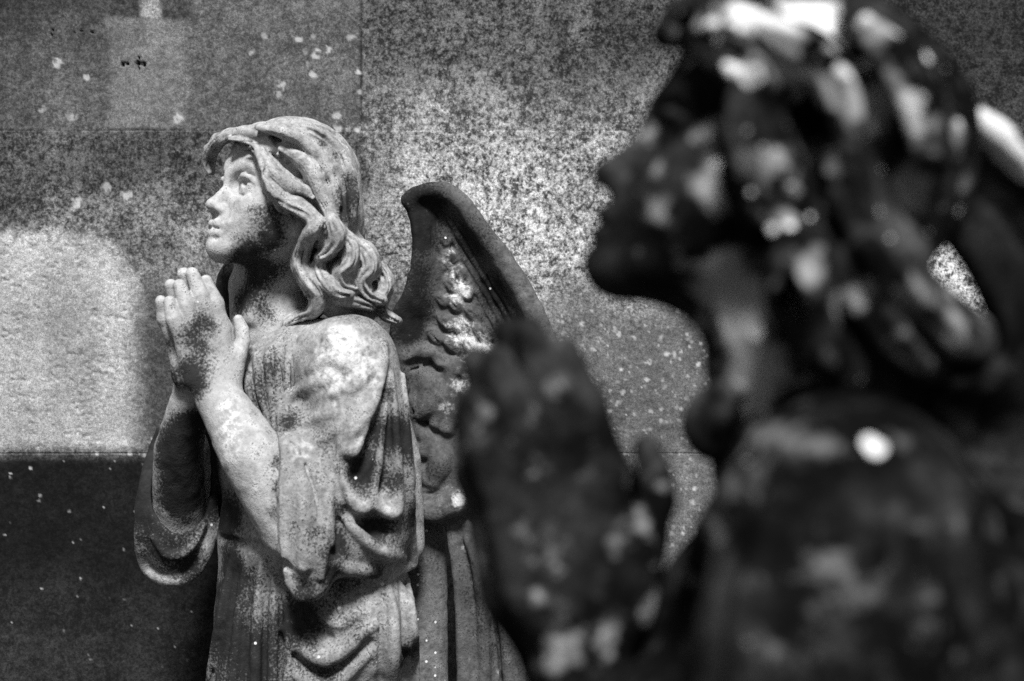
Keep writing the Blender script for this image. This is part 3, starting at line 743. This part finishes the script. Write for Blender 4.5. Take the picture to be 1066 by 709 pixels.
to_mesh(bodyB, 'body', M_bskin, angel_b, YB, orgB, [(660, 260, None, 70, .5), (700, 90, None, 50, .3), (600, 590, None, 80, .5)], B_light, it=1, pale=scatter(3, 60, 660, 860, 60, 440, 12, 34, .1, .55)+scatter(4, 70, 480, 690, 370, 700, 10, 30, .1, .42)+
        [(752, 190, None, 40, .8), (745, 130, None, 28, .5), (770, 310, None, 66, 1.2), (785, 390, None, 60, 1.2), (740, 300, None, 34, .5), (590, 680, None, 46, .45), (507, 430, None, 22, .6), (718, 66, None, 16, .7)])  # lichen, with the shaded neck painted paler to look lit

hairB = Vol((640, -60, -230), (1110, 480, 230), 3.4)
eb = lambda c, r, k=8, cut=False: hairB.ell(TB(c), np.array(r)*SB, k*SB, MB_, cut)
eb((-9, 21, 0), (65, 52, 56), 0)
eb((-24, -4, 0), (49, 54, 54), 18)
hairB.chain([px(880, 70, 0), px(930, 120, 0), px(935, 190, 0)], [70, 66, 60], 30)
hairB.chain([px(890, 285, -60), px(940, 325, -60), px(1000, 356, -50)], [60, 50, 36], 25)
hairB.chain([px(868, 300, -70), px(876, 400, -80)], [54, 40], 25)
eb((70, -22, 0), (48, 64, 82), 6, True)
hairB.under = bodyB
for pts in ([(694, 34, 14), (716, 22, 24), (748, 18, 28), (785, 34, 28), (812, 70, 24), (830, 100, 14)],
            [(720, 44, 10), (756, 48, 20), (784, 80, 26), (794, 120, 28), (806, 160, 28), (826, 200, 24), (858, 226, 14)],
            [(768, 110, 10), (772, 150, 18), (785, 196, 22), (815, 232, 22), (850, 262, 24), (880, 300, 18)],
            [(800, 30, 14), (850, 60, 26), (876, 110, 30), (880, 170, 30), (900, 230, 28), (944, 270, 22)],
            [(880, 10, 14), (930, 60, 26), (960, 110, 28), (966, 160, 24)],
            [(850, 250, 16), (840, 290, 26), (850, 340, 28), (876, 380, 24), (868, 420, 14)],
            [(900, 260, 16), (905, 310, 26), (930, 350, 26), (960, 380, 18)],
            [(905, 256, 14), (945, 306, 22), (985, 340, 22), (1004, 368, 14)],
            [(822, 250, 12), (816, 290, 18), (830, 330, 20), (842, 372, 16)],
            [(770, 405, 12), (748, 420, 28), (738, 444, 32), (752, 466, 18)]):
    hairB.stroke([(a+4*math.sin(b*.09), b, c*(1+.22*math.sin(a*.07+b*.11))) for a, b, c in pts], .3, 16); hairB.lock([(a, b, c*.9) for a, b, c in pts], 2, .1, 8, .5)
for g in ([(704, 44, 6), (740, 44, 10), (770, 60, 8)], [(812, 110, 8), (824, 160, 12), (846, 200, 8)], [(838, 70, 8), (850, 130, 12), (862, 190, 10)], [(900, 120, 8), (930, 180, 12), (960, 230, 8)]):
    hairB.stroke(g, -.1, 8, cut=True)
hairB.rough(.9, 22)
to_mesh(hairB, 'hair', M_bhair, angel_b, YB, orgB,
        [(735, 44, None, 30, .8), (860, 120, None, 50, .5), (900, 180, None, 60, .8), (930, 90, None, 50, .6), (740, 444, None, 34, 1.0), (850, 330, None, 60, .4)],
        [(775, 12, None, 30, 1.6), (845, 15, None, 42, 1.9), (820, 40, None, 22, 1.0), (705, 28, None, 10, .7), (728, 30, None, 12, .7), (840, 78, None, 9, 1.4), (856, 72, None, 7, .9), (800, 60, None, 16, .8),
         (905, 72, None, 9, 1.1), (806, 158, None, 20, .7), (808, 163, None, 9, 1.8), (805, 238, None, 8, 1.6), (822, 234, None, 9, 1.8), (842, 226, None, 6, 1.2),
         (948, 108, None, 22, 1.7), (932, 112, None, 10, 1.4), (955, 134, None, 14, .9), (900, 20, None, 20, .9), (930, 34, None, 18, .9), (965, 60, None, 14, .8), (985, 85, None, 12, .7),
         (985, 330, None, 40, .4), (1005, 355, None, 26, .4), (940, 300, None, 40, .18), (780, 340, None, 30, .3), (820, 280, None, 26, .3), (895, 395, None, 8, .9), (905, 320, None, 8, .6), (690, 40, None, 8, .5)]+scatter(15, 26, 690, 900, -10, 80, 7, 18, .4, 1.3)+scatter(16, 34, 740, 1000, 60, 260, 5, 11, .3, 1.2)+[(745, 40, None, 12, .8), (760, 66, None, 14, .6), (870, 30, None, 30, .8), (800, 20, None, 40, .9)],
        pale=scatter(5, 170, 710, 1040, 0, 400, 10, 34, .15, .65)+[(805, 160, None, 30, .9), (1000, 345, None, 50, .8), (960, 310, None, 40, .5), (800, 60, None, 60, .7), (950, 130, None, 34, .6)])
del hairB

robeB = Vol((640, 395, -440), (1300, 800, 330), 5.0)
robeB.ell(px(905, 720, 0), (165, 300, 240), 0)
robeB.chain([px(880, 545, -195), px(862, 500, 0), px(880, 545, 195)], [104, 100, 104], 50)
robeB.chain([px(880, 545, -200), px(866, 680, -235), px(850, 830, -225)], [112, 122, 125], 40)
robeB.chain([px(832, 500, -70), px(788, 640, -70), px(778, 780, -70)], [58, 84, 92], 40)
robeB.chain([px(845, 440, 0), px(850, 480, 0)], [95, 105], 30)
robeB.chain([px(742, 590, 10), px(704, 660, 10), px(680, 790, 10)], [40, 50, 62], 30)
robeB.chain([px(690, 745, -90), px(780, 800, -140)], [56, 90], 30)
robeB.chain([px(1000, 560, -120), px(1020, 800, -130)], [50, 90], 40)
sb = robeB.stroke
for L in ([(772, 446, 6), (800, 458, 11), (836, 452, 11), (868, 436, 8)], [(796, 462, 8), (770, 505, 16), (742, 550, 18), (722, 600, 14)],
          [(820, 480, 8), (802, 560, 18), (786, 640, 20), (780, 720, 18)], [(850, 640, 10), (820, 690, 22), (800, 740, 20)]):
    sb(L, .2, 16)
for x in (950, 985, 1018, 1050, 1090): sb([(x-22, 540, 8), (x-6, 620, 16), (x+4, 700, 18), (x+8, 790, 18)], .35, 14)
for x in (967, 1002, 1034, 1072): sb([(x-18, 560, 5), (x-4, 640, 9), (x+6, 790, 10)], .1, 10, cut=True)
robeB.rough(1.2, 34)
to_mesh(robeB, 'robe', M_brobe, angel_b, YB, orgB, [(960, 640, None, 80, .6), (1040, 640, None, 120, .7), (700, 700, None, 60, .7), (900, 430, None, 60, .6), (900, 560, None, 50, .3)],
        [(912, 466, None, 17, 1.7), (903, 458, None, 10, 1.0), (845, 486, None, 8, .7), (785, 470, None, 26, .5), (762, 505, None, 26, .35), (742, 545, None, 24, .3), (722, 508, None, 11, .6), (805, 488, None, 12, .4),
         (800, 520, None, 10, .4), (790, 600, None, 22, .25), (775, 665, None, 16, .5), (740, 680, None, 24, .2), (775, 640, None, 12, .3), (870, 690, None, 14, .4), (960, 600, None, 14, .3), (830, 640, None, 60, .1),
         (1040, 530, None, 16, .3), (955, 690, None, 18, .25)],
        pale=scatter(6, 130, 690, 1060, 430, 710, 12, 36, .05, .28)+[(780, 460, None, 40, .9), (765, 510, None, 30, .7), (740, 555, None, 30, .6), (715, 600, None, 30, .4)])  # light along the chest ridge painted in
del robeB
skirt('robe_hem', M_brobe, angel_b, YB, orgB, 905, 770, GB, 210, 250, .2, 26, 8)

wingB = Vol((880, 70, -30), (1330, 1000, 190), 4.5)
def wmB(X, Y, d):
    inn = np.clip(-d/110, 0, 1); inn = inn*inn*(3-2*inn)
    return 40+60*inn+.05*(Y-300)
plate(wingB, [(896, 128), (930, 108), (985, 102), (1030, 120), (1075, 160), (1130, 230), (1190, 330), (1240, 440), (1260, 560), (1250, 720), (1200, 880), (1130, 960), (1070, 900), (1046, 700), (1042, 640), (960, 660), (880, 600), (870, 470), (890, 390), (960, 376), (1020, 376), (1040, 368), (1043, 345), (1024, 304), (1003, 266), (972, 238), (925, 190)], wmB, 24, 0, 18)
for pts in ([(985, 112, 10), (1030, 132, 14), (1075, 172, 16), (1130, 245, 18), (1185, 345, 20)], [(1070, 300, 12), (1120, 400, 22), (1140, 500, 20)], [(1080, 420, 12), (1110, 540, 24), (1120, 660, 20)],
            [(1150, 420, 12), (1180, 540, 24), (1180, 680, 20)]):
    wingB.stroke(pts, -.1, 16)
wingB.rough(1.2, 30)
to_mesh(wingB, 'wing', M_brobe, angel_b, YB, orgB, [(960, 200, None, 90, .8), (1040, 300, None, 120, .8)],  # shadow side of the wing painted darker
        [(1022, 128, None, 20, 1.6), (1040, 146, None, 26, 1.8), (1060, 172, None, 24, 1.8), (1030, 135, None, 26, 1.3), (1052, 160, None, 24, 1.6), (1064, 180, None, 16, 1.4), (1010, 122, None, 16, .8), (1045, 200, None, 10, .8), (1085, 210, None, 30, .6)])
del wingB, bodyB
V, F = block_mesh((905-880)*sB, 0, -FOOT_B, .004, .2, .22)
obj('plinth', V, F, M_brobe, angel_b, {'dark': [.3]*len(V), 'light': [0]*len(V)}, False)

# ------------------------------------------------------------------ the wall
sW = YW/FPX
class Lattice:
    def __init__(s, seed): s.t = np.random.default_rng(seed).random((512, 512)).astype(np.float32)
    def __call__(s, x, y, cell):
        x = x/cell+1000; y = y/cell+1000
        i = np.floor(x).astype(int); j = np.floor(y).astype(int); a = x-i; b = y-j; a = a*a*(3-2*a); b = b*b*(3-2*b)
        g = lambda p, q: s.t[p % 512, q % 512]
        return (g(i, j)*(1-a)+g(i+1, j)*a)*(1-b)+(g(i, j+1)*(1-a)+g(i+1, j+1)*a)*b
    def fbm(s, x, y, cell, octv=5, gain=.55):
        v = 0; A = 1; T = 0
        for k in range(octv):
            v = v+A*s(x+37.1*k, y+11.7*k, cell); T += A; A *= gain; cell *= .5
        return v/T
L1, L2, L3 = Lattice(1), Lattice(2), Lattice(3)
def sst(a, b, x): t = np.clip((x-a)/(b-a), 0, 1); return t*t*(3-2*t)

def wall_surface(U, V):
    """albedo, mottling and relief of the weathered wall, as patches of render, stone, algae and lichen, with vignetted corners painted in"""
    w1 = (L1.fbm(U, V, 60)-.5)*46; w2 = (L2.fbm(U, V, 60)-.5)*46
    x, y = U+w1, V+w2; xs, ys = U+w1*.16, V+w2*.16
    n = L3.fbm(U, V, 130); n2 = L2.fbm(U+500, V, 24)
    tone = np.full(U.shape, .16); mot = np.full(U.shape, .75)
    def lay(m, t, mo):
        nonlocal tone, mot
        tone = tone*(1-m)+t*m; mot = mot*(1-m)+mo*m
    R_ = lambda a, b, c, d, X, Y, s=14: sst(a-s, a+s, X)*sst(b+s, b-s, X)*sst(c-s, c+s, Y)*sst(d+s, d-s, Y)
    lay(R_(375, 3000, -900, 90, x, y, 40), .09, 1.0)
    lay(sst(60, 170, y)*sst(360, 420, x)*sst(380, 300, y), .29, 1.0)
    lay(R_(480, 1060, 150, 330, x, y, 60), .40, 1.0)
    lay(R_(930, 3000, -900, 150, x, y, 40), .03, .9)  # top right: dirt streak plus vignette painted into the tone
    lay(R_(-3000, 376, -900, 136, xs, ys, 2), .125, .5)
    lay(R_(-3000, 196, -900, 21, xs, ys, 5), .06, .6)
    lay(R_(-3000, 70, -900, 240, x, y, 44)*.75, .03, .6)  # upper left edge: vignette darkening painted into the tone
    lay(R_(114, 191, 22, 135, xs, ys, 6), .19, .25)
    lay(R_(-3000, 104, 18, 136, x, y, 30)*.8, .10, .5)
    lay(R_(146, 166, -30, 19, xs, ys, 3), .3, .4)
    lay(R_(-3000, 376, 136, 262, x, ys, 4), .085, .95)
    lay(R_(40, 330, 196, 262, x, y, 22)*.7, .22, .9)
    lay(R_(90, 420, 296, 476, x, ys, 16), .085, .45)
    pl = sst(158, 128, xs+w1*.3+18*np.clip((330-V)/90, 0, 1)**2*2)*sst(228, 256, ys+w2*.25-.09*(75-U)*0)*sst(478, 460, ys)
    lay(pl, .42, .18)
    lay(R_(-3000, 470, 474, 3000, x, ys, 9), .006, .7)  # dark stained course, its corner vignette painted in too
    lay(R_(-3000, 500, 610, 720, x, y, 40)*.5, .03, .6)
    lay(R_(560, 3000, 318, 3000, x, y, 34), .15, .2)
    lay(R_(380, 640, 335, 3000, x, y, 22), .14, .4)
    lay(R_(960, 1050, 230, 330, x, y, 14), .55, 1.0)
    lay(sst(600, 900, V)*.6, .06, .4)
    tone = .8*tone*(.6+.8*n)*(.8+.4*n2)*(.62+.76*L1.fbm(U*1.0+300, V*.16, 26, 4))
    # lichen rosettes and old holes
    spots = np.zeros(U.shape); holes = np.zeros(U.shape)
    r_ = np.random.default_rng(11)
    pts = [(311, 41, 4), (326, 38, 3), (343, 51, 4), (330, 52, 3), (318, 54, 3), (329, 60, 4), (320, 68, 3), (326, 78, 4), (275, 38, 3), (293, 89, 4), (60, 66, 5), (44, 115, 4), (75, 122, 4), (90, 80, 3), (365, 38, 4),
           (350, 120, 4), (330, 133, 4), (340, 134, 3), (352, 134, 4), (362, 135, 3), (372, 136, 4), (110, 195, 5), (132, 203, 5), (186, 123, 5), (80, 212, 5), (290, 98, 3), (262, 56, 3), (372, 75, 3), (374, 95, 3)]
    pts += [(r_.uniform(580, 740), r_.uniform(318, 570), r_.choice([.7, .8, 1, 1.3, 1.8, 2.6])) for _ in range(420)]
    pts += [(r_.uniform(-20, 200), r_.uniform(480, 700), r_.choice([.7, .9, 1.2])) for _ in range(45)]
    pts += [(r_.uniform(60, 180), r_.uniform(455, 475), r_.uniform(1.5, 3)) for _ in range(16)]
    for a, b, r in pts:
        q = (np.abs(U-a) < r*2) & (np.abs(V-b) < r*2)
        spots[q] = np.maximum(spots[q], sst(r*1.2, r*.5, np.hypot(U[q]-a, V[q]-b)+(L3(U[q], V[q], 2.5)-.5)*r*1.3)*r_.uniform(.2, .75))
    for a, b, r in ((128, 67, 2), (133, 66, 2), (144, 66, 2.6), (150, 67, 2.2), (145, 60, 1.4), (145, 71, 1.2), (55, 31, 1.6), (54, 36, 1.3), (78, 34, 1), (85, 32, 1.3), (96, 33, 1.3)):
        q = (np.abs(U-a) < r*2) & (np.abs(V-b) < r*2)
        holes[q] = np.maximum(holes[q], sst(r*1.15, r*.75, np.hypot(U[q]-a, V[q]-b)))
    # relief in pixels towards us: plaster stands proud, joints sink
    rel = pl*3.0+R_(114, 191, 22, 135, xs, ys, 3)*1.2
    rel = rel+(L1.fbm(U, V, 9, 4)-.5)*(2.4-pl*.6)+(L2.fbm(U, V, 90, 3)-.5)*4
    crack = sst(.035, .0, np.abs(L3.fbm(U*.8, V*1.3, 26, 4)-.5))*pl*sst(.45, .6, L1(U, V, 60))
    pore = sst(.66, .8, L2.fbm(U, V, 4.5, 3))*pl
    rel = rel-pore*1.6-crack*1.3-holes*5
    return tone, mot, spots, holes, rel

def wall_material():
    m = N('weathered wall'); p = m.pos()
    tone, mot, sp, ho = m.attr('tone'), m.attr('mot'), m.attr('spot'), m.attr('hole')
    n1 = m.noise(p, 72, 10, .78); n2 = m.noise(p, 190, 5, .75); n3 = m.noise(p, 600, 3, .7); n0 = m.noise(p, 14, 5, .6)
    k = m.math('ADD', m.math('MULTIPLY', n1, .62), m.math('ADD', m.math('MULTIPLY', n2, .32), m.math('MULTIPLY', n0, .24)))
    bl = m.ramp(k, .51, .68)
    mm = m.mix(bl, .12, 1.8)
    v = m.math('MULTIPLY', tone, m.mix(mot, 1.0, mm))
    v = m.math('MULTIPLY', v, m.ramp(n2, .28, .72, .72, 1.28))
    v = m.math('MULTIPLY', v, m.ramp(n3, .3, .7, .45, 1.55))
    v = m.mix(sp, v, .62)
    v = m.mix(ho, v, .012)
    v = m.math('MINIMUM', v, .82)
    b = m.math('ADD', m.math('MULTIPLY', n2, .6), m.math('ADD', m.math('MULTIPLY', n3, .5), m.math('MULTIPLY', n1, .4)))
    return m.finish(v, .9, b, .6, .003, .2)
M_wall = wall_material()
GW = CV+CAM_Z/sW
wall = thing('stone_wall', 'old blotchy stone wall with pale plaster patch, algae stains and lichen behind the angels', 'wall', ((CU-CU)*sW, YW, 0))
def axis(a, b):
    """fine steps inside the photograph's field, wide ones beyond"""
    lo, hi, h = -45, 1110, 1.6
    o = [a]
    while o[-1] < b-1e-6:
        x = o[-1]
        d = max(lo-x, x-hi, 0)
        st_ = h+d*.25
        if x < lo and x+st_ > lo: st_ = max(h, lo-x)
        o.append(min(b, x+st_))
    return np.array(o)
def wall_block(name, a, b, c, d):
    g = .0
    xs = axis(a+g, b-g); ys = axis(c+g, d-g)
    U, Vv = np.meshgrid(xs, ys)
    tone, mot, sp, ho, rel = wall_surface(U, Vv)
    ed = np.minimum(np.minimum(U-a, b-U), d-Vv)
    jm = np.exp(-(ed/(.7+1.6*L1(U, Vv, 12)))**2)*np.clip(2.4*L2(U, Vv, 26)-.7, 0, 1)*np.where(U < 390, .75, .3)
    tone = tone*(1-jm)
    co = np.stack([(U-CU)*sW, -rel*sW, CAM_Z-(Vv-CV)*sW], 2).reshape(-1, 3)
    ny, nx = U.shape
    I = np.arange(nx*ny).reshape(ny, nx)
    F = np.stack([I[:-1, :-1], I[1:, :-1], I[1:, 1:], I[:-1, 1:]], 2).reshape(-1, 4)
    at = {'tone': tone.ravel(), 'mot': mot.ravel(), 'spot': sp.ravel(), 'hole': ho.ravel()}
    # the block's body behind its face
    per = np.concatenate([I[0, :], I[1:, -1], I[-1, -2::-1], I[-2:0, 0]])
    back = co[per].copy(); back[:, 1] = .35
    k0 = len(co); m = len(per); j = np.arange(m)
    F2 = np.stack([per, per[(j+1) % m], k0+(j+1) % m, k0+j], 1)
    for q in at: at[q] = np.concatenate([at[q], at[q][per]])
    obj(name, np.vstack([co, back]), np.vstack([F, F2]), M_wall, wall, at)
TOP, LEFT, RIGHT = -760, -1500, 2600
for q in ((LEFT, -330, TOP, -190), (-330, 520, TOP, -190), (520, 1400, TOP, -190), (1400, RIGHT, TOP, -190),
          (LEFT, -260, -190, 136), (-260, 376, -190, 136), (376, 1180, -190, 136), (1180, RIGHT, -190, 136),
          (LEFT, -420, 136, 472), (-420, 300, 136, 472), (300, 1020, 136, 472), (1020, RIGHT, 136, 472),
          (LEFT, -200, 472, 840), (-200, 560, 472, 840), (560, 1300, 472, 840), (1300, RIGHT, 472, 840),
          (LEFT, 100, 840, GW+20), (100, 900, 840, GW+20), (900, RIGHT, 840, GW+20)):
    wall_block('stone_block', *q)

# ------------------------------------------------------------------ ground
def ground_material():
    m = N('damp gravelly earth'); p = m.pos()
    n1 = m.noise(p, 3, 8, .65); n2 = m.noise(p, 40, 6, .7); d, c = m.voro(p, 60)
    v = m.math('MULTIPLY', .05, m.ramp(n1, .3, .7, .5, 1.6)); v = m.math('MULTIPLY', v, m.ramp(n2, .3, .7, .6, 1.5))
    v = m.math('MULTIPLY', v, m.ramp(d, 0, .6, 1.4, .6))
    return m.finish(v, .95, m.math('ADD', n2, m.math('MULTIPLY', d, -.8)), .7, .02, .2)
gx = np.concatenate([[-300, -60, -15], np.linspace(-5, 5, 41), [15, 60, 300]])
X, Y = np.meshgrid(gx, gx+1)
Z = (L1.fbm(X*40, Y*40, 40, 3)-.5)*.03*(np.hypot(X, Y) < 12)-.006
I = np.arange(X.size).reshape(X.shape)
g = obj('ground', np.stack([X, Y, Z], 2).reshape(-1, 3), np.stack([I[:-1, :-1], I[:-1, 1:], I[1:, 1:], I[1:, :-1]], 2).reshape(-1, 4), ground_material())
g['kind'] = 'structure'

# ------------------------------------------------------------------ daylight, camera
SUN_EL, SUN_AZ = 50.0, 4.0        # the light comes from above, left of the camera, behind it
world = bpy.data.worlds.new('World'); bpy.context.scene.world = world; world.use_nodes = True
nt = world.node_tree; nt.nodes.clear()
sky = nt.nodes.new('ShaderNodeTexSky'); sky.sky_type = 'NISHITA'; sky.sun_disc = False
sky.sun_elevation = R(SUN_EL); sky.sun_rotation = R(180+SUN_AZ)
bw = nt.nodes.new('ShaderNodeRGBToBW'); bg = nt.nodes.new('ShaderNodeBackground'); wo = nt.nodes.new('ShaderNodeOutputWorld')
nt.links.new(sky.outputs[0], bw.inputs[0]); nt.links.new(bw.outputs[0], bg.inputs[0]); bg.inputs[1].default_value = 0.05
nt.links.new(bg.outputs[0], wo.inputs[0])
sl = bpy.data.lights.new('sun', 'SUN'); sl.energy = 5.0; sl.angle = R(12)
so = bpy.data.objects.new('sun', sl); col.objects.link(so)
dirv = Vector((math.sin(R(SUN_AZ))*math.cos(R(SUN_EL)), -math.cos(R(SUN_AZ))*math.cos(R(SUN_EL)), math.sin(R(SUN_EL))))
so.rotation_euler = dirv.to_track_quat('Z', 'Y').to_euler(); so.location = dirv*8
cd = bpy.data.cameras.new('camera'); cam = bpy.data.objects.new('camera', cd); col.objects.link(cam)
cd.sensor_width = 36; cd.lens = 36*FPX/1066; cd.clip_start = .05; cd.clip_end = 500
cam.location = (0, 0, CAM_Z); cam.rotation_euler = (R(90), 0, 0)
cd.dof.use_dof = True; cd.dof.focus_distance = 2.37; cd.dof.aperture_fstop = cd.lens/1000/0.0155
sc = bpy.context.scene; sc.camera = cam
sc.render.engine = 'CYCLES'
sc.view_settings.view_transform = 'Standard'; sc.view_settings.look = 'None'; sc.view_settings.exposure = 0.36
sc.cycles.use_denoising = False
sc.cycles.max_bounces = 4
